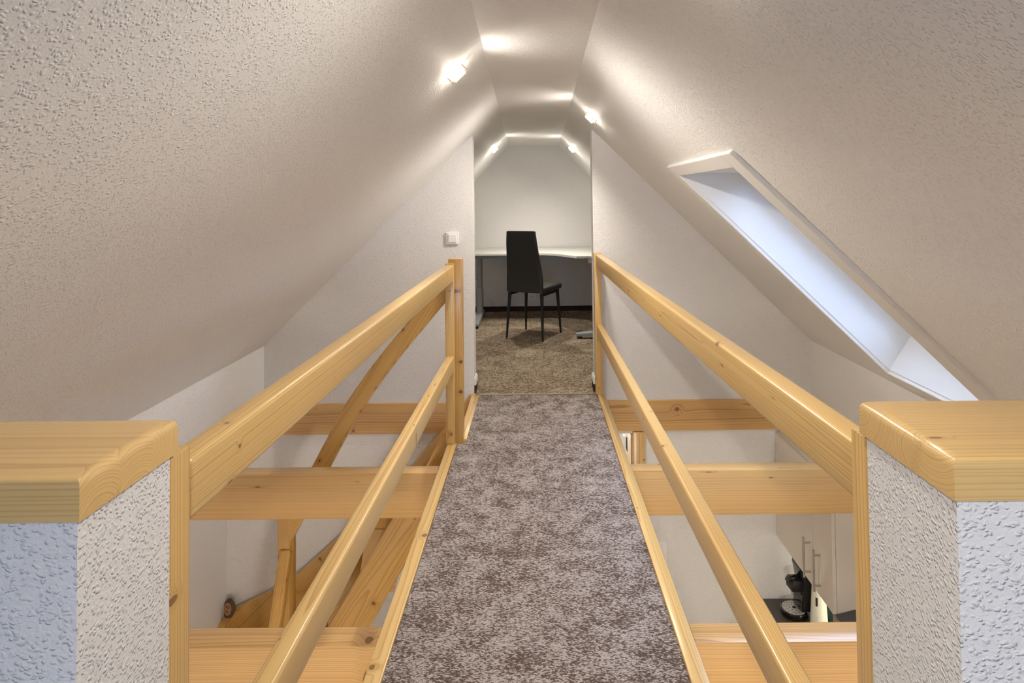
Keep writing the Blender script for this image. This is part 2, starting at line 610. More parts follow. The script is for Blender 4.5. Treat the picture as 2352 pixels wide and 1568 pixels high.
# wall behind the camera
WX, WZ0, WZ1 = 0.59, 0.68, 1.50
bk = bmesh.new()
for q in ([(-LX, LZ), (LX, LZ), (LX, -0.25), (-LX, -0.25)],
          [(-KX, -0.25), (KX, -0.25), (KX, KZ), (1.43, WZ0), (-1.43, WZ0), (-KX, KZ)],
          [(-1.43, WZ0), (-WX, WZ0), (-WX, WZ1), (-0.60, WZ1)],
          [(1.43, WZ0), (WX, WZ0), (WX, WZ1), (0.60, WZ1)],
          [(-0.60, WZ1), (0.60, WZ1), (0.16, ZC + 0.01), (-0.16, ZC + 0.01)]):
    join(bk, bm_prism(q, 'y', YB - 0.14, YB))
struct('wall_back', bk, 'wall')
w3 = empty('window_3_added', (0, YB - 0.10, WZ0), kind='structure')  # unseen gable window, added for daylight on the half wall fronts
for (x0, x1, z0, z1) in ((-WX, -WX + .05, WZ0, WZ1), (WX - .05, WX, WZ0, WZ1), (-WX + .05, WX - .05, WZ0, WZ0 + .05), (-WX + .05, WX - .05, WZ1 - .05, WZ1)):
    link('window_frame', bm_box(x0, x1, YB - .13, YB - .07, z0, z1, .004), 'white_paint', w3, w3.matrix_basis, False)
link('pane', bm_box(-WX + .05, WX - .05, YB - .104, YB - .096, WZ0 + .05, WZ1 - .05), 'glass', w3, w3.matrix_basis, False)

# floors
CL, CR = -0.420, 0.392
fl = [(-KX, YB), (KX, YB), (KX, 0.86), (CR + 0.002, 0.90), (CR - 0.004, 4.128), (-0.376, 4.128), (-0.376, 3.325), (CL + .002, 3.325), (CL, 0.90), (-KX, 0.84)]
struct('floor', bm_prism(fl, 'z', -0.014, 0.0), 'carpet')
struct('floor_office', bm_prism([(-KX, YD - 0.035), (-0.412, YD - 0.035), (DRX, YD - 0.035), (KX, YD - 0.035), (KX, YF), (-KX, YF)][1:3] + [(DRX, YD + TH), (KX, YD + TH), (KX, YF), (-KX, YF), (-KX, YD + TH), (DLX, YD + TH)], 'z', -0.05, 0.001), 'carpet2')
struct('floor_deck', bm_prism([(-0.462, 0.845), (0.43, 0.845), (0.425, 4.16), (-0.41, 4.16), (-0.41, 3.37), (-0.462, 3.37)], 'z', -0.048, -0.0145), 'pine')
struct('floor_slab', bm_box(-KX, KX, YB, 0.80, -0.25, -0.0145), 'plaster')
struct('floor_lower', bm_box(-LX, LX, YB, 7.2, LZ - 0.1, LZ), 'tile')
struct('ceiling_lower', bm_box(-KX, KX, YD + TH, YF, -0.25, -0.052), 'plaster')
struct('trim_5', bm_box(-0.40, DRX - 0.005, 4.122, 4.142, -0.002, 0.006, 0.002), 'strip')

# half walls either side of the gallery end of the bridge
HL = dict(x=-0.482, y0=0.668, y1=0.835)
HR = dict(x=0.452, y0=0.693, y1=0.878)
CAPB, CAPT = 0.938, 0.985
for s, h, nm in ((-1, HL, 'wall_half_left'), (1, HR, 'wall_half_right')):
    ym = h['y0']
    xo = s * 1.30
    poly = [(h['x'], 0.0), (s * KX, 0.0), (s * KX, KZ), (s * (2.085 - CAPB), CAPB), (h['x'], CAPB)]
    struct(nm, bm_prism(poly, 'y', h['y0'], h['y1']), 'half')

# pine caps, each glued up from three lamellas
for s, h, wh in ((-1, HL, 'left'), (1, HR, 'right')):
    x0 = h['x'] - s * 0.004
    x1 = s * (2.09 - CAPT)
    y0, y1 = h['y0'] - 0.003, h['y1'] + 0.012
    cap = empty('half_wall_cap', ((x0 + x1) / 2, (y0 + y1) / 2, CAPB),
                label='thick rounded pine cap board on the %s half wall %s' % (wh, 'on the stair side' if s < 0 else 'below the skylight'),
                cat='wall cap')
    cuts = [y0] + [y0 + (y1 - y0) * k for k in ((0.36, 0.70) if s < 0 else (0.40, 0.62))] + [y1]
    for k in range(3):
        b = bm_box(min(x0, x1), max(x0, x1), y0, y1, CAPB + 0.001, CAPT)
        bmesh.ops.bevel(b, geom=[q for q in b.edges if all(v.co.z > CAPT - 1e-5 for v in q.verts)], offset=0.013, segments=5, profile=0.5, affect='EDGES')
        for yy, nn in ((cuts[k], -1), (cuts[k + 1], 1)):
            if y0 + .001 < yy < y1 - .001:
                r = bmesh.ops.bisect_plane(b, geom=b.verts[:] + b.edges[:] + b.faces[:], plane_co=(0, yy, 0), plane_no=(0, nn, 0), clear_outer=True)
                ed = [x for x in r['geom_cut'] if isinstance(x, bmesh.types.BMEdge)]
                bmesh.ops.holes_fill(b, edges=ed)
        f = Matrix.Translation(((x0 + x1) / 2, (cuts[k] + cuts[k + 1]) / 2, (CAPB + CAPT) / 2))
        link('lamella', b, 'pine_cap', cap, f, False, True)

# ------------------------------------------------------------------ beams
def beam(y0, y1, z0, z1, label, xl=-LX, xr=LX):
    return board('ceiling_beam', (xl, (y0 + y1) / 2, (z0 + z1) / 2), (xr, (y0 + y1) / 2, (z0 + z1) / 2), y1 - y0, z1 - z0, 'pine_beam', None, 0.004, 2, label=label, cat='beam')


beam(1.906, 1.994, -0.262, -0.0485, 'square pine beam crossing under the bridge, nearest to the half walls', -LX + .002, LX - .002)
beam(3.084, 3.171, -0.262, -0.0485, 'square pine beam crossing under the middle of the bridge, above the stair newel', -LX + .002, LX - .002)
beam(4.150, 4.40, -0.249, -0.053, 'pine beam set into the end wall below the office opening', -LX + .002, LX - .002)

# ------------------------------------------------------------------ bridge edging and railings
def trim_board(name, pts):
    (xa, ya), (xb, yb), w = pts
    return board(name, (xa, ya, -0.02), (xb, yb, -0.02), w, 0.055, 'pine_rail', None, 0.003, 2, kind='structure')


trim_board('trim_1', ((CL - 0.024, 0.90), (CL - 0.024, 3.318), 0.047))
trim_board('trim_2', ((CR + 0.026, 0.93), (CR + 0.020, 4.10), 0.047))
plank_prism('trim_3', [(-0.376, 3.372), (-0.376, 4.145), (-0.408, 4.145), (-0.425, 4.10), (-0.425, 3.372)], 'z', -0.045, 0.006, (0, 1, 0), 'pine_rail', None, 0.003, kind='structure')


def screw(parent, p, nrm):
    n = Vector(nrm).normalized()
    p = Vector(p)
    b = bm_cyl(p - n * 0.002, p + n * 0.0012, 0.0045, 0.0042, 12)
    o = link('screw', b, 'screw', parent, Matrix.Translation(p), False)
    return o


def railing(label, hr, mr, posts):
    rt = empty('bridge_railing', ((hr[0][0] + hr[1][0]) / 2, (hr[0][1] + hr[1][1]) / 2, 0.008), label=label, cat='railing')
    board('handrail', hr[0], hr[1], hr[2], hr[3], 'pine_rail', rt, 0.009, 4)
    board('mid_rail', mr[0], mr[1], mr[2], mr[3], 'pine_rail', rt, 0.008, 4)
    out = []
    for (x, y, z0, z1, w, d, scr) in posts:
        p = board('post', (x, y, z0), (x, y, z1), d, w, 'pine', rt, 0.003, 2, up=(1, 0, 0))
        for q, nn in scr:
            screw(p, q, nn)
        out.append(p)
    return rt


T = 0.046
RH = 0.086
# left: inner faces at X -0.482 (near) to -0.426 (far)
railing('pine railing along the stair side of the bridge, left of the carpet runner',
        ((-0.482 - T / 2, 0.886, 0.914 - RH / 2), (-0.428 - T / 2, 3.300, 0.930 - RH / 2), T, RH),
        ((-0.450 - .021, 0.886, 0.459 - .0395), (-0.430 - .021, 3.298, 0.459 - .0395), 0.042, 0.079),
        [(-0.482 - T / 2, 0.8605, -0.3, 0.9345, T, 0.050, []),
         (-0.428 - T / 2, 3.309, 0.008, 0.936, T, 0.022, [((-0.450, 3.298, 0.795), (0, -1, 0)), ((-0.450, 3.298, 0.055), (0, -1, 0)), ((-0.447, 3.298, 0.352), (0, -1, 0))])])
railing('pine railing along the kitchen side of the bridge, right of the carpet runner',
        ((0.458 + T / 2, 0.924, 0.913 - RH / 2), (0.384 + T / 2, 4.090, 0.908 - RH / 2), T, RH),
        ((0.414 + .021, 0.924, 0.459 - .0395), (0.386 + .021, 4.086, 0.459 - .0395), 0.042, 0.079),
        [(0.452 + T / 2, 0.901, -0.3, 0.9345, T, 0.045, []),
         (0.377 + T / 2, 4.115, 0.008, 0.914, T, 0.050, [((0.398, 4.09, 0.775), (0, -1, 0)), ((0.398, 4.09, 0.05), (0, -1, 0)), ((0.393, 4.09, 0.352), (0, -1, 0))])])

# ------------------------------------------------------------------ staircase
RISE = 2.2 / 9.0
st = empty('staircase', (-1.3, 3.6, LZ), label='winding pine staircase descending from the bridge along the end wall', cat='staircase')
YI = 3.345          # inner (camera side) string
YO = 4.145          # string on the end wall
xi = [-0.43, -0.62, -0.77, -0.915, -1.075, -1.21, -1.27]
xo = [-0.43, -0.59, -0.81, -1.07, -1.33, -1.64, -2.005]


def tread(poly, k):
    z = -RISE * k
    plank_prism('tread', poly, 'z', z - 0.038, z, (0.1, 1, 0), 'pine_stair', st, 0.004)


for k in range(1, 6):
    a, c = k - 1, k
    tread([(xi[a] + 0.01, YI), (xo[a] + 0.01, YO), (xo[c] - 0.03, YO), (xi[c] - 0.03, YI)], k)
tread([(xi[5] + .01, YI + .02), (xo[5] + .01, YO), (-2.005, YO), (-2.005, 3.78), (-1.36, YI + .0)], 6)
tread([(-1.30, YI - .01), (-1.36, YI + .03), (-2.005, 3.81), (-2.005, 3.36), (-1.34, 3.24)], 7)
tread([(-1.33, 3.27), (-2.005, 3.39), (-2.005, 3.0), (-1.33, 3.0)], 8)
# risers
for k in range(1, 6):
    z1 = -RISE * (k - 1) - (0.046 if k == 1 else 0.038)
    z0 = -RISE * k
    a = k - 1
    plank_prism('riser', [(xi[a], YI), (xo[a], YO), (xo[a] + .018, YO), (xi[a] + .018, YI)], 'z', z0, z1, (0.1, 1, 0), 'pine_stair', st, 0.001)
plank_prism('riser', [(xi[5], YI + .03), (xo[5], YO), (xo[5] + .018, YO), (xi[5] + .018, YI + .03)], 'z', -RISE * 6, -RISE * 5 - .038, (.1, 1, 0), 'pine_stair', st, .001)
plank_prism('riser', [(-1.37, YI + .01), (-2.0, 3.79), (-2.0, 3.81), (-1.37, YI + .03)], 'z', -RISE * 7, -RISE * 6 - .038, (1, .5, 0), 'pine_stair', st, .001)
# strings
plank_prism('stringer', [(-0.432, 0.035), (-0.47, 0.035), (-0.77, -0.402), (-1.092, -0.930), (-1.27, -1.235), (-1.27, -1.62), (-0.876, -0.935), (-0.766, -0.735), (-0.432, -0.20)], 'y', 3.333, 3.373, (-1, 0, -1.55), 'pine_stair', st, 0.004)
plank_prism('stringer', [(-0.405, 0.010), (-0.44, 0.004), (-0.553, -0.150), (-0.64, -0.245), (-0.825, -0.455), (-1.295, -0.900), (-1.584, -1.150), (-1.734, -1.232), (-2.005, -1.358), (-2.005, -1.75), (-1.60, -1.52), (-1.18, -1.10), (-0.44, -0.32), (-0.405, -0.30)], 'y', 4.108, 4.149, (-1, 0, -0.95), 'pine_stair', st, 0.003)
plank_prism('stringer', [(4.106, -1.375), (3.95, -1.435), (3.0, -2.0), (3.0, -2.2), (3.4, -2.2), (4.106, -1.72)], 'x', -2.028, -1.985, (0, -1, -0.6), 'pine_stair', st, 0.003)
# newels and stair handrails
board('newel_post', (-1.329, 3.378, LZ), (-1.329, 3.378, -0.290), 0.096, 0.060, 'pine_stair', st, 0.004, 2, up=(1, 0, 0))
board('newel_post', (-0.427, 3.372, -0.010), (-0.427, 3.372, 0.957), 0.056, 0.074, 'pine_stair', st, 0.004, 2, up=(1, 0, 0))
key = [(-0.452, 0.758), (-0.62, 0.563), (-0.80, 0.342), (-0.955, 0.115), (-1.08, -0.110), (-1.18, -0.297), (-1.297, -0.515)]
low = []
for i in range(len(key) - 1):
    p0, p1, p2, p3 = (Vector(key[min(max(j, 0), len(key) - 1)]) for j in (i - 1, i, i + 1, i + 2))
    for q in range(4):
        u = q / 4
        v = 0.5 * (2 * p1 + (p2 - p0) * u + (2 * p0 - 5 * p1 + 4 * p2 - p3) * u * u + (3 * p1 - p0 - 3 * p2 + p3) * u ** 3)
        low.append((v.x, v.y))
low.append(key[-1])
low = [(max(x, -1.297), z) for x, z in low]
off = []
for i, (x, z) in enumerate(low):
    a = low[max(0, i - 1)]
    c = low[min(len(low) - 1, i + 1)]
    mm_ = (c[1] - a[1]) / min(-1e-4, c[0] - a[0])
    off.append((x, min(0.862, z + 0.086 * math.sqrt(1 + mm_ * mm_))))
hb = bmesh.new()
CH = 0.10                                # eased corners
ra = []
for (lx, lz), (ux, uz) in zip(low, off):
    ring = []
    for u, y in ((CH, 3.325), (1 - CH, 3.325), (1, 3.331), (1, 3.364), (1 - CH, 3.370), (CH, 3.370), (0, 3.364), (0, 3.331)):
        ring.append(hb.verts.new((lx + (ux - lx) * u, y, lz + (uz - lz) * u)))
    ra.append(ring)
for a, c in zip(ra, ra[1:]):
    for j_ in range(8):
        hb.faces.new((a[j_], a[(j_ + 1) % 8], c[(j_ + 1) % 8], c[j_]))
hb.faces.new(ra[0])
hb.faces.new(ra[-1][::-1])
link('stair_handrail', hb, 'pine_stair', st, axis_frame((-0.47, 3.347, 0.8), (-1.29, 3.347, -0.43)), False, True)
board('stair_handrail', (-1.318, 3.345, -0.545), (-1.318, 2.86, -1.60), 0.055, 0.060, 'pine_stair', st, 0.008, 3)
board('newel_post', (-1.318, 2.81, LZ), (-1.318, 2.81, -1.45), 0.07, 0.07, 'pine_stair', st, 0.004, 2, up=(1, 0, 0))

# wood slice ornament leaning in the corner on the string
ws = empty('wood_slice', (-1.985, 4.09, -1.367), label='small round wood slice with bark leaning in the stair corner', cat='ornament')
fr = Matrix.Translation((-1.975, 4.085, -1.312)) @ Matrix.Rotation(R(-28), 4, 'Z') @ Matrix.Rotation(R(78), 4, 'X')
bb = bm_lathe([(0.044, -0.012), (0.050, -0.008), (0.052, 0.0), (0.049, 0.008), (0.043, 0.012)], 22)
for v in bb.verts:
    a = math.atan2(v.co.y, v.co.x)
    k = 1 + 0.06 * math.sin(3 * a + 1) + 0.04 * math.sin(5 * a)
    v.co.x *= k * 0.92
    v.co.y *= k * 1.08
link('bark', bb, 'bark', ws, fr, True, True)
cf = bm_lathe([(0.036, 0.0), (0.036, 0.0135), (0.030, 0.0145)], 22)
link('cut_face', cf, 'slice', ws, fr, True, True)
mk = bmesh.new()
for (x0, x1, y0, y1) in ((-0.014, -0.009, 0.004, 0.018), (0.007, 0.012, 0.004, 0.018), (-0.010, 0.010, -0.014, -0.010)):
    bm_box(x0, x1, y0, y1, 0.0140, 0.0160, bm=mk)
link('carved_mark', mk, 'carpet_dark', ws, fr, True)

# ------------------------------------------------------------------ office: desk
dk = empty('corner_desk', (0.2, 6.7, 0.0), label='white corner desk with curved front edge and grey legs in the office', cat='desk')
front = [(-0.680, 6.41), (0.02, 6.405)]
for i in range(1, 9):
    a = i / 9
    front.append((0.02 + 0.36 * a, 6.405 - 0.39 * a ** 1.9))
front += [(0.385, 6.008), (0.52, 6.000), (0.58, 5.97), (0.60, 5.90), (0.60, 5.45), (1.20, 5.45), (1.20, 7.165), (-0.680, 7.165)]
link('desk_top', bm_prism(front, 'z', 0.697, 0.720, 0.002), 'desk_white', dk, Matrix.Translation((0.2, 6.7, 0.70)), False)
fr_ = bmesh.new()
bm_box(-0.64, 1.1, 6.55, 6.59, 0.655, 0.6965, bm=fr_)
bm_box(-0.64, 1.1, 6.95, 6.99, 0.655, 0.6965, bm=fr_)
bm_box(0.70, 0.74, 5.55, 6.55, 0.655, 0.6965, bm=fr_)
link('desk_frame', fr_, 'desk_grey', dk, Matrix.Translation((0.2, 6.7, 0.67)), False)


def desk_leg(cx, cy, dirv, f0, f1):
    d = Vector((*dirv, 0)).normalized()
    fm = Matrix((d, Vector((0, 0, 1)).cross(d), Vector((0, 0, 1)))).transposed().to_4x4()
    fm.translation = (cx, cy, 0)
    leg = link('leg', bm_box(-.05, .05, -.030, .030, 0.075, 0.6545, .022, 4), 'desk_grey', dk, fm, True, True)
    sl = bm_box(-.056, .056, -.036, .036, 0.06, 0.34, .025, 4)
    link('sleeve', sl, 'desk_grey', leg, fm, True, True)
    ft = bm_prism([(-f0, 0.022), (-f0, 0.05), (-.08, 0.078), (.08, 0.078), (f1, 0.05), (f1, 0.022)], 'y', -.034, .034, .006, 3)
    link('foot', ft, 'desk_grey', leg, fm, True, True)
    for q in (-f0 + .03, f1 - .03):
        link('glide', bm_cyl((q, 0, 0.001), (q, 0, .0215), .026, .022, 14), 'hole', leg, fm, True)
    link('screw_hole', bm_cyl((-0.0, -.0362, .42), (0, -.028, .42), .006, None, 10), 'hole', leg, fm, True)


desk_leg(-0.598, 6.74, (0, -1), 0.28, 0.52)
desk_leg(0.72, 5.76, (-1, 0), 0.30, 0.36)
link('control_box', bm_box(0.50, 0.545, 6.02, 6.10, 0.652, 0.6965, .003), 'white_plastic', dk, Matrix.Translation((.52, 6.06, .67)), False)

# ------------------------------------------------------------------ office: chair
CHX, CHY, CHR = -0.022, 5.90, R(-25.0)
ch = empty('dining_chair', (CHX, CHY, 0.001), CHR, label='black leatherette high-back chair pulled up to the office desk', cat='chair')
CF = ch.matrix_basis.copy()
# back: a padded panel, slightly waisted and leaning away from the seat
nb = 14
b = bmesh.new()
rows = []
for i in range(nb + 1):
    t = i / nb
    z = 0.425 + t * 0.555
    hw = 0.181 - 0.004 * t - 0.034 * max(0, (t - 0.22) / 0.78) ** 1.0
    yb = -0.188 - 0.006 * math.sin(t * math.pi * 0.9) * 2.0 - 0.055 * t ** 2 + 0.012 * math.sin(t * 5.5)
    th = 0.046 - 0.014 * t
    row = []
    for j in range(16):
        a = 2 * math.pi * j / 16
        ca, sa = math.cos(a), math.sin(a)
        ex = math.copysign(abs(ca) ** 0.28, ca) * hw
        ey = math.copysign(abs(sa) ** 0.45, sa) * th / 2
        row.append(b.verts.new((ex, yb + ey, z)))
    rows.append(row)
for r0, r1 in zip(rows, rows[1:]):
    for j in range(16):
        b.faces.new((r0[j], r0[(j + 1) % 16], r1[(j + 1) % 16], r1[j]))
b.faces.new(rows[0][::-1])
b.faces.new(rows[-1])
eds = [e_ for f_ in b.faces if len(f_.verts) == 16 for e_ in f_.edges]
bmesh.ops.bevel(b, geom=eds, offset=0.008, segments=3, profile=0.5, affect='EDGES')
link('backrest', b, 'leather', ch, CF, True, True)
sb = bm_prism([(-0.185, -0.175), (0.185, -0.175), (0.20, 0.20), (0.18, 0.235), (-0.18, 0.235), (-0.20, 0.20)], 'z', 0.418, 0.472, 0.018, 4)
link('seat', sb, 'leather', ch, CF, True, True)
ap = bmesh.new()
for (x0, x1, y0, y1) in ((-.172, -.150, -.17, .19), (.150, .172, -.17, .19), (-.172, .172, .17, .19)):
    bm_box(x0, x1, y0, y1, 0.392, 0.4175, bm=ap)
link('seat_frame', ap, 'black_metal', ch, CF, True)
for sx in (-1, 1):
    link('leg', bm_cyl((sx * .181, -.206, 0.0), (sx * .160, -.172, 0.417), .0085, .017, 14), 'black_metal', ch, CF, True, True)
    link('leg', bm_cyl((sx * .183, .203, 0.0), (sx * .162, .175, 0.417), .0085, .017, 14), 'black_metal', ch, CF, True, True)

# outlet and baseboard on the far wall, skirting stubs at the opening
ol = empty('power_outlet', (-0.046, YF, 0.167), label='square white power outlet low on the far office wall behind the chair', cat='outlet')
link('plate', bm_box(-0.086, -0.006, YF - .010, YF - .0005, 0.127, 0.207, .003), 'white_plastic', ol, ol.matrix_basis, False)
link('socket', bm_cyl((-0.046, YF - .0125, 0.167), (-0.046, YF - .004, 0.167), .024, .026, 24), 'white_paint', ol, ol.matrix_basis, False)
for dx in (-.0095, .0095):
    link('pin_hole', bm_cyl((-0.046 + dx, YF - .0132, 0.167), (-0.046 + dx, YF - .011, 0.167), .0028, None, 8), 'hole', ol, ol.matrix_basis, False)
struct('baseboard_far', bm_box(-KX, KX, YF - 0.014, YF, 0.001, 0.056, .002), 'carpet_dark')
for s, x, nm in ((-1, DLX, 'left'), (1, DRX, 'right')):
    struct('baseboard_' + nm, bm_box(min(x, x - s * .010), max(x, x - s * .010), YD + 0.002, YD + TH, 0.001, 0.052), 'carpet_dark')
    struct('trim_' + ('6' if s < 0 else '7'), bm_prism([(x, 0.0525), (x - s * .012, 0.0525), (x - s * .012, 0.085), (x - s * .004, 0.098), (x, 0.098)], 'y', YD + 0.001, YD + TH, .001), 'white_paint')

# light switch beside the opening
sw = empty('light_switch', (-0.546, YD, 1.016), label='square white light switch on the wall left of the office opening', cat='light switch')
link('frame', bm_box(-0.587, -0.505, YD - .013, YD - .0005, 0.975, 1.057, .003), 'white_plastic', sw, sw.matrix_basis, False)
link('rocker', bm_box(-0.572, -0.520, YD - .019, YD - .0125, 0.989, 1.043, .002), 'white_plastic', sw, sw.matrix_basis, False)

# ------------------------------------------------------------------ lamps on the slopes
lamp_no = 0


def slope_lamp(side, y, x, label, dim=1.0):
    z = slope_z(side, x, y)
    tx = top_l(y) if side < 0 else top_r(y)
    tang = Vector((side * KX - tx, 0, KZ - ZC)).normalized()          # down the slope
    nrm = Vector((-side * abs(tang.z), 0, -abs(tang.x))).normalized()  # into the room
    f = Matrix((tang, nrm.cross(tang), nrm)).transposed().to_4x4()
    f.translation = Vector((x, y, z))
    o = empty('slope_lamp', (x, y, z), label=label, cat='lamp', group='small bare lamps on the roof slopes')
    link('base_plate', bm_lathe([(.018, .0005), (.018, .004), (.014, .006)], 24), 'white_plastic', o, f, True, True)
    for s in (-1, 1):
        link('pin', bm_cyl((s * .036, 0, .0), (s * .036, 0, .030), .0042, None, 10), 'pin_metal', o, f, True, True)
        link('end_cap', bm_cyl((s * .026, 0, .026), (s * .041, 0, .026), .0062, None, 12), 'pin_metal', o, f, True, True)
    bl = bm_cyl((-.0255, 0, .026), (.0255, 0, .026), .0095, None, 16)
    link('bulb', bl, 'bulb', o, f, True, True)
    # the lamp's own light: a wide fan across the room and a soft glow around it
    p = f @ Vector((0, 0, .042))
    ld = bpy.data.lights.new('lamp_fan', 'SPOT')
    ld.energy = dim * LAMP_FAN
    ld.color = WARM
    ld.spot_size = R(96)
    ld.spot_blend = 1.0
    ld.shadow_soft_size = 0.012
    lo = bpy.data.objects.new('lamp_fan', ld)
    COL.objects.link(lo)
    lo.parent = o
    g = Matrix((tang, (-nrm).cross(tang), -nrm)).transposed().to_4x4()
    g.translation = p
    hx = Vector((-side, 0, 0.55)).normalized()                         # across the room, a little upwards
    vx = Vector((0.55 * side, 0, 1.0)).normalized()
    gf = Matrix((vx, (-hx).cross(vx), -hx)).transposed().to_4x4()
    gf.translation = p
    lo.matrix_basis = o.matrix_basis.inverted() @ (gf @ Matrix.Diagonal((1.0, 1.3, 1.0, 1.0)))
    ld2 = bpy.data.lights.new('lamp_glow', 'POINT')
    ld2.energy = dim * LAMP_GLOW
    ld2.color = WARM
    ld2.shadow_soft_size = 0.02
    l2 = bpy.data.objects.new('lamp_glow', ld2)
    COL.objects.link(l2)
    l2.parent = o
    l2.matrix_basis = o.matrix_basis.inverted() @ Matrix.Translation(f @ Vector((0, 0, .075)))
    ld3 = bpy.data.lights.new('lamp_wide', 'SPOT')
    ld3.energy = dim * LAMP_WIDE
    ld3.color = WARM
    ld3.spot_size = R(150)
    ld3.spot_blend = 1.0
    ld3.shadow_soft_size = 0.02
    l3 = bpy.data.objects.new('lamp_wide', ld3)
    COL.objects.link(l3)
    l3.parent = o
    wx_ = Vector((-side * 0.55, 0, -0.84)).normalized()                 # mostly downwards into the room
    ux_ = Vector((0, 1, 0))
    gw = Matrix((ux_, (-wx_).cross(ux_), -wx_)).transposed().to_4x4()
    gw.translation = f @ Vector((0, 0, .055))
    l3.matrix_basis = o.matrix_basis.inverted() @ gw
    return o


slope_lamp(-1, 2.42, -0.305, 'small bright bare lamp on the left roof slope, nearest to the viewer')
slope_lamp(1, 3.71, 0.345, 'small bright bare lamp on the right roof slope above the skylight corner')
slope_lamp(-1, 5.93, -0.385, 'small bright lamp on the left slope inside the office', 0.85)
slope_lamp(1, 6.08, 0.375, 'small bright lamp on the right slope inside the office', 0.85)
slope_lamp(1, 1.15, 0.31, 'added small bare lamp, out of view high on the right slope above the half walls', 0.5)  # out of view, added for light near the half walls
slope_lamp(-1, -0.30, -0.26, 'added small bare lamp, unseen on the left slope behind the viewer')  # extra lamp behind the camera, added to light the gallery end

# ------------------------------------------------------------------ skylight

def skylight(name, side, Y0, Y1):
    ym = (Y0 + Y1) / 2
    tx = (top_r(ym) if side > 0 else -top_l(ym))
    sk = empty(name, (side * 1.19, ym, 0.92), kind='structure')
    F = sk.matrix_basis.copy()

    def put(nm, poly, y0, y1, mat, bev=0.0):
        return link(nm, bm_prism([(side * x, z) for x, z in poly], 'y', y0, y1, bev), mat, sk, F, False)

    t_ = Vector((KX - tx, KZ - ZC)).normalized()

    def sl(x, off_=0.0):                      # on the slope at x, moved out through the roof
        z = ZC + (x - tx) / (KX - tx) * (KZ - ZC)
        return (x - t_.y * off_, z + t_.x * off_)

    A, B = sl(SKX0), sl(SKX1)
    C_, D_ = (A[0] + 0.292, A[1]), sl(1.648, 0.205)
    for y0, y1 in ((Y1, Y1 + .02), (Y0 - .02, Y0)):
        put('side_lining', [A, B, D_, C_], y0, y1, 'lining')
    put('head_lining', [A, C_, (C_[0], C_[1] + .02), (A[0], A[1] + .02)], Y0, Y1, 'lining')
    put('sill_lining', [B, D_, (D_[0] + .02, D_[1]), (B[0] + .02, B[1])], Y0, Y1, 'lining')
    tdir = Vector((B[0] - A[0], B[1] - A[1])).normalized()
    nin = Vector((tdir.y, -tdir.x))          # into the room

    def along(p, s_, n):
        return (p[0] + tdir.x * s_ + nin.x * n, p[1] + tdir.y * s_ + nin.y * n)

    for y0, y1 in ((Y1 + .002, Y1 + .088), (Y0 - .108, Y0 - .002)):
        put('casing', [along(A, -.068, -.004), along(B, .06, -.004), along(B, .06, .020), along(A, -.068, .020)], y0, y1, 'white_paint', .004)
    put('casing', [along(A, -.068, -.004), along(A, -.003, -.004), along(A, -.003, .020), along(A, -.068, .020)], Y0 - .0015, Y1 + .0015, 'white_paint', .004)
    put('casing', [along(B, .003, -.004), along(B, .06, -.004), along(B, .06, .020), along(B, .003, .020)], Y0 - .0015, Y1 + .0015, 'white_paint', .004)
    dd = Vector((D_[0] - C_[0], D_[1] - C_[1]))
    dl = dd.length
    dd.normalize()
    dn = Vector((-dd.y, dd.x))

    def sash(nm, s0, s1, y0, y1, n0, n1, mat):
        put(nm, [(C_[0] + dd.x * q + dn.x * n, C_[1] + dd.y * q + dn.y * n) for q, n in ((s0, n0), (s1, n0), (s1, n1), (s0, n1))], y0, y1, mat)

    sash('sash', -.03, .055, Y0 - .02, Y1 + .02, .001, .06, 'white_paint')
    sash('sash', dl - .055, dl + .03, Y0 - .02, Y1 + .02, .001, .06, 'white_paint')
    sash('sash', .0555, dl - .0555, Y0 - .02, Y0 + .045, .001, .06, 'white_paint')
    sash('sash', .0555, dl - .0555, Y1 - .045, Y1 + .02, .001, .06, 'white_paint')
    sash('pane', .0555, dl - .0555, Y0 + .0455, Y1 - .0455, .028, .036, 'glass')


skylight('window_1', 1, SKY0, SKY1)
skylight('window_2_added', -1, -1.70, -1.00)  # unseen roof window, added to bring in daylight from behind

# ------------------------------------------------------------------ lower storey: doorway
dr = empty('door_1', (0.2, YD, LZ), kind='structure')
DF = dr.matrix_basis.copy()
for x0, x1, nm in ((0.604, 0.618, 'jamb'), (-0.248, -0.234, 'jamb')):
    link(nm, bm_prism([(x0, LZ), (x1, LZ), (x1, -0.272), (x0, -0.272)], 'y', YD - .012, YD + TH + .01), 'pine', dr, axis_frame((x0, YD, -2.2), (x0, YD, -0.3), (1, 0, 0)), False)
for x0, x1 in ((0.6185, 0.697), (-0.327, -0.2485)):
    board('casing', ((x0 + x1) / 2, YD - .010, LZ), ((x0 + x1) / 2, YD - .010, -0.255), .0195, x1 - x0, 'pine', dr, .003, 2, up=(1, 0, 0))
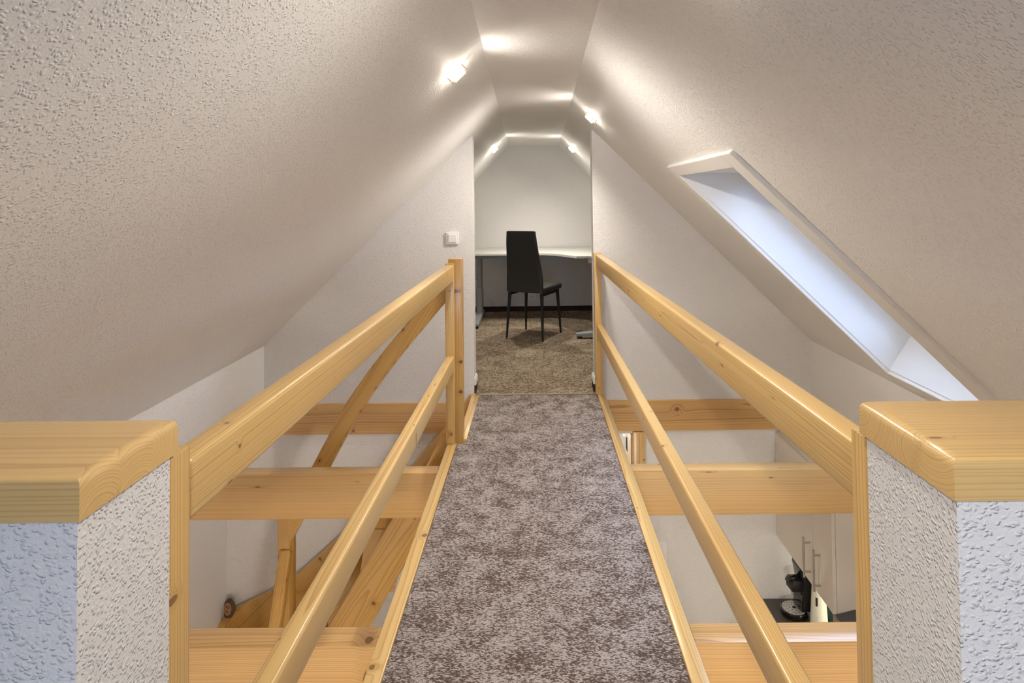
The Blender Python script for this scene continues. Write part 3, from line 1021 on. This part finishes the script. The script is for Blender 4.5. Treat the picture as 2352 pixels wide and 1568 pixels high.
# the room seen through it
struct('wall_hall_back', bm_box(-1.2, 1.6, 5.75, 5.85, LZ, -0.252), 'plaster')
struct('wall_hall_right', bm_box(1.55, 1.6, YD + TH, 5.75, LZ, -0.252), 'plaster')
struct('wall_hall_left', bm_box(-1.2, -1.15, YD + TH, 5.75, LZ, -0.252), 'plaster')
hs = empty('hall_shelf', (0.78, 5.7, -0.70), label='white wall shelf in the room behind the lower doorway', cat='shelf')
link('shelf_board', bm_box(0.735, 1.30, 5.47, 5.748, -0.785, -0.735, .012, 4), 'white_plastic', hs, hs.matrix_basis, False)
for x in (0.90, 1.22):
    link('bracket', bm_box(x, x + .02, 5.60, 5.748, -0.86, -0.7855), 'white_plastic', hs, hs.matrix_basis, False)
um = empty('hanging_umbrella', (0.788, 5.515, -0.92), label='small black folded umbrella hanging under the white shelf behind the lower doorway', cat='umbrella')
f = Matrix.Translation((0.786, 5.515, -0.787))
link('canopy', bm_lathe([(.006, -.135), (.020, -.128), (.027, -.10), (.025, -.02), (.012, -0.001)], 18), 'black_metal', um, f, True, True)
link('ferrule', bm_cyl((0, 0, -.150), (0, 0, -.134), .003, .005, 8), 'steel', um, f, True)

# three-gang plate on the lower end wall
sp = empty('switch_plate', (0.786, YD, -1.08), label='tall white switch plate low on the kitchen end wall', cat='switch plate')
link('frame', bm_box(0.745, 0.827, YD - .009, YD - .0005, -1.195, -0.962, .003), 'white_plastic', sp, sp.matrix_basis, False)
for k in range(3):
    z0 = -1.183 + k * .0735
    link('rocker', bm_box(0.757, 0.815, YD - .0125, YD - .0085, z0, z0 + .062, .002), 'white_plastic', sp, sp.matrix_basis, False)

# ------------------------------------------------------------------ kitchen
cb = empty('wall_cabinet', (1.75, 3.77, -0.945), label='cream kitchen wall cabinet with two doors and steel bar handles', cat='cabinet')
CFm = cb.matrix_basis.copy()
link('body', bm_box(1.560, LX - .001, 3.376, 4.147, -0.936, -0.262), 'cab', cb, CFm, False)
for (y0, y1, hy) in ((3.6125, 4.147, 3.650), (3.376, 3.6075, 3.520)):
    d = link('door', bm_box(1.540, 1.5585, y0, y1, -0.930, -0.266, .0015), 'cab', cb, CFm, False)
    hh = bmesh.new()
    bm_cyl((1.503, hy, -0.895), (1.503, hy, -0.672), .006, None, 14, bm=hh)
    for z in (-0.865, -0.702):
        bm_cyl((1.503, hy, z), (1.5402, hy, z), .005, None, 12, bm=hh)
    link('handle', hh, 'steel', d, CFm, False, True)
link('led_strip', bm_box(1.90, 1.93, 3.40, 4.10, -0.948, -0.9365), 'led', cb, CFm, False)
ld = bpy.data.lights.new('under_cabinet_light', 'AREA')
ld.shape = 'RECTANGLE'
ld.size, ld.size_y = .03, .65
ld.energy = 1.6
ld.color = (1.0, .92, .72)
lo = bpy.data.objects.new('under_cabinet_light', ld)
COL.objects.link(lo)
lo.parent = cb
lo.matrix_basis = CFm.inverted() @ Matrix.Translation((1.915, 3.75, -0.951))

link('kitchen_worktop', bm_box(1.40, LX - .001, 2.0, YD - .001, -1.372, -1.335, .004, 3), 'worktop', None, None, True, True,
     label='dark brown worktop under the wall cabinet, carrying the coffee machine', cat='worktop')
bc = empty('base_cabinet', (1.7, 3.0, LZ), label='cream base cabinets below the dark kitchen worktop', cat='cabinet')
link('body', bm_box(1.46, LX - .001, 2.02, YD - .001, LZ + .1, -1.3725), 'cab', bc, bc.matrix_basis, False)
for k in range(3):
    d = link('door', bm_box(1.44, 1.4585, 2.03 + k * .71, 2.03 + k * .71 + .70, LZ + .11, -1.385, .0015), 'cab', bc, bc.matrix_basis, False)
    link('handle', bm_cyl((1.415, 2.2 + k * .71, -1.44), (1.415, 2.55 + k * .71, -1.44), .006, None, 10), 'steel', d, bc.matrix_basis, False)
link('plinth', bm_box(1.50, LX - .001, 2.02, YD - .001, LZ + .001, LZ + .0995), 'cab', bc, bc.matrix_basis, False)

# tall dark-topped unit beside the cabinet
ta = empty('tall_unit', (1.8, 2.85, LZ), label='dark grey topped unit standing beside the wall cabinet, cut off by the right post', cat='cabinet')
link('body', bm_box(1.58, LX - .001, 2.45, 3.36, -1.334, -1.035), 'cab', ta, ta.matrix_basis, False)
link('top', bm_prism([(1.545, -1.0345), (LX - .001, -1.0345), (LX - .001, -0.818), (1.545, -0.925)], 'y', 2.43, 3.372, .002), 'slate', ta, ta.matrix_basis, False)
link('edge_band', bm_box(1.535, 1.5445, 2.43, 3.372, -1.036, -0.925), 'edgeband', ta, ta.matrix_basis, False)

# coffee machine
cm = empty('coffee_machine', (1.63, 4.0, -1.335), R(8), label='black capsule coffee machine with round steel drip tray on the worktop', cat='coffee machine')
f = Matrix.Translation((1.585, 4.015, -1.335)) @ Matrix.Rotation(R(6), 4, 'Z')
link('base', bm_lathe([(.076, .001), (.080, .006), (.080, .030), (.075, .036)], 36), 'gloss_black', cm, f, True, True)
link('drip_tray', bm_lathe([(.068, .030), (.070, .0385), (.067, .0400)], 36), 'tray', cm, f, True, True)
hb = bmesh.new()
bm_cyl((0, 0, .0390), (0, 0, .0408), .011, None, 14, bm=hb)
for rad, n in ((.028, 8), (.046, 13), (.060, 17)):
    for i in range(n):
        a = 2 * math.pi * i / n
        bm_cyl((rad * math.cos(a), rad * math.sin(a), .0390), (rad * math.cos(a), rad * math.sin(a), .0406), .0032, None, 6, bm=hb)
link('tray_hole', hb, 'hole', cm, f, True)
prof = [(.020, .036), (.16, .036), (.165, .08), (.150, .20), (.135, .30), (.105, .365), (.060, .385), (.030, .36), (.018, .30), (.030, .24), (.040, .18), (.026, .10)]
link('body', bm_prism(prof, 'y', -.055, .055, .008, 3), 'gloss_black', cm, f, True, True)
link('brew_head', bm_prism([(-.028, .155), (.05, .150), (.05, .215), (-.012, .225), (-.030, .195)], 'y', -.040, .040, .006, 3), 'black_metal', cm, f, True, True)
link('spout', bm_cyl((-.006, 0, .118), (-.006, 0, .156), .009, .013, 16), 'tray', cm, f, True, True)
link('lever', bm_prism([(-.05, .205), (-.028, .235), (.02, .232), (.02, .216), (-.03, .214)], 'y', -.02, .02, .004), 'gloss_black', cm, f, True, True)

# tapered cream jug with a level window, and a dark green bottle behind it
jg = empty('electric_jug', (1.70, 3.90, -1.335), label='tall tapered cream jug with dark level window beside the coffee machine', cat='jug')
f = Matrix.Translation((1.692, 3.905, -1.335))
link('body', bm_lathe([(.050, .006), (.052, .012), (.050, .03), (.040, .19), (.036, .245), (.030, .255)], 32), 'jug', jg, f, True, True)
link('foot_ring', bm_lathe([(.048, .001), (.048, .0058), (.046, .006)], 32), 'hole', jg, f, True, True)
link('level_window', bm_box(-.006, .006, -.0455, -.038, .135, .185, .003), 'hole', jg, f @ Matrix.Rotation(R(-38), 4, 'Z'), True)
link('lid', bm_lathe([(.029, .2555), (.026, .268), (.008, .274)], 24), 'gloss_black', jg, f, True, True)
bo = empty('bottle', (1.78, 3.94, -1.335), label='dark green bottle behind the cream jug', cat='bottle')
f = Matrix.Translation((1.785, 3.955, -1.335))
link('glass_body', bm_lathe([(.036, .001), (.038, .006), (.038, .16), (.030, .19), (.014, .225), (.0135, .27)], 24), 'green', bo, f, True, True)
link('cap', bm_lathe([(.016, .2705), (.016, .295), (.014, .297)], 20), 'black_metal', bo, f, True, True)

# unseen lamps added to light the kitchen storey and the hall
for (lx, ly, lz, en, lab) in ((0.2, -0.2, -0.25, 55, 'unseen flat round lamp added under the gallery floor'), (0.1, 5.0, -0.252, 8, 'unseen flat round lamp added in the hall behind the lower doorway')):
    cl = empty('added_ceiling_lamp', (lx, ly, lz), label=lab, cat='lamp')
    link('shade', bm_lathe([(.06, -.075), (.13, -.07), (.15, -.04), (.15, -.002)], 32), 'led', cl, cl.matrix_basis.copy(), True, True)
    ld = bpy.data.lights.new('added_ceiling_light', 'POINT')
    ld.energy = en
    ld.color = WARM
    ld.shadow_soft_size = .12
    lo = bpy.data.objects.new('added_ceiling_light', ld)
    COL.objects.link(lo)
    lo.parent = cl
    lo.matrix_basis = Matrix.Translation((0, 0, -.25))
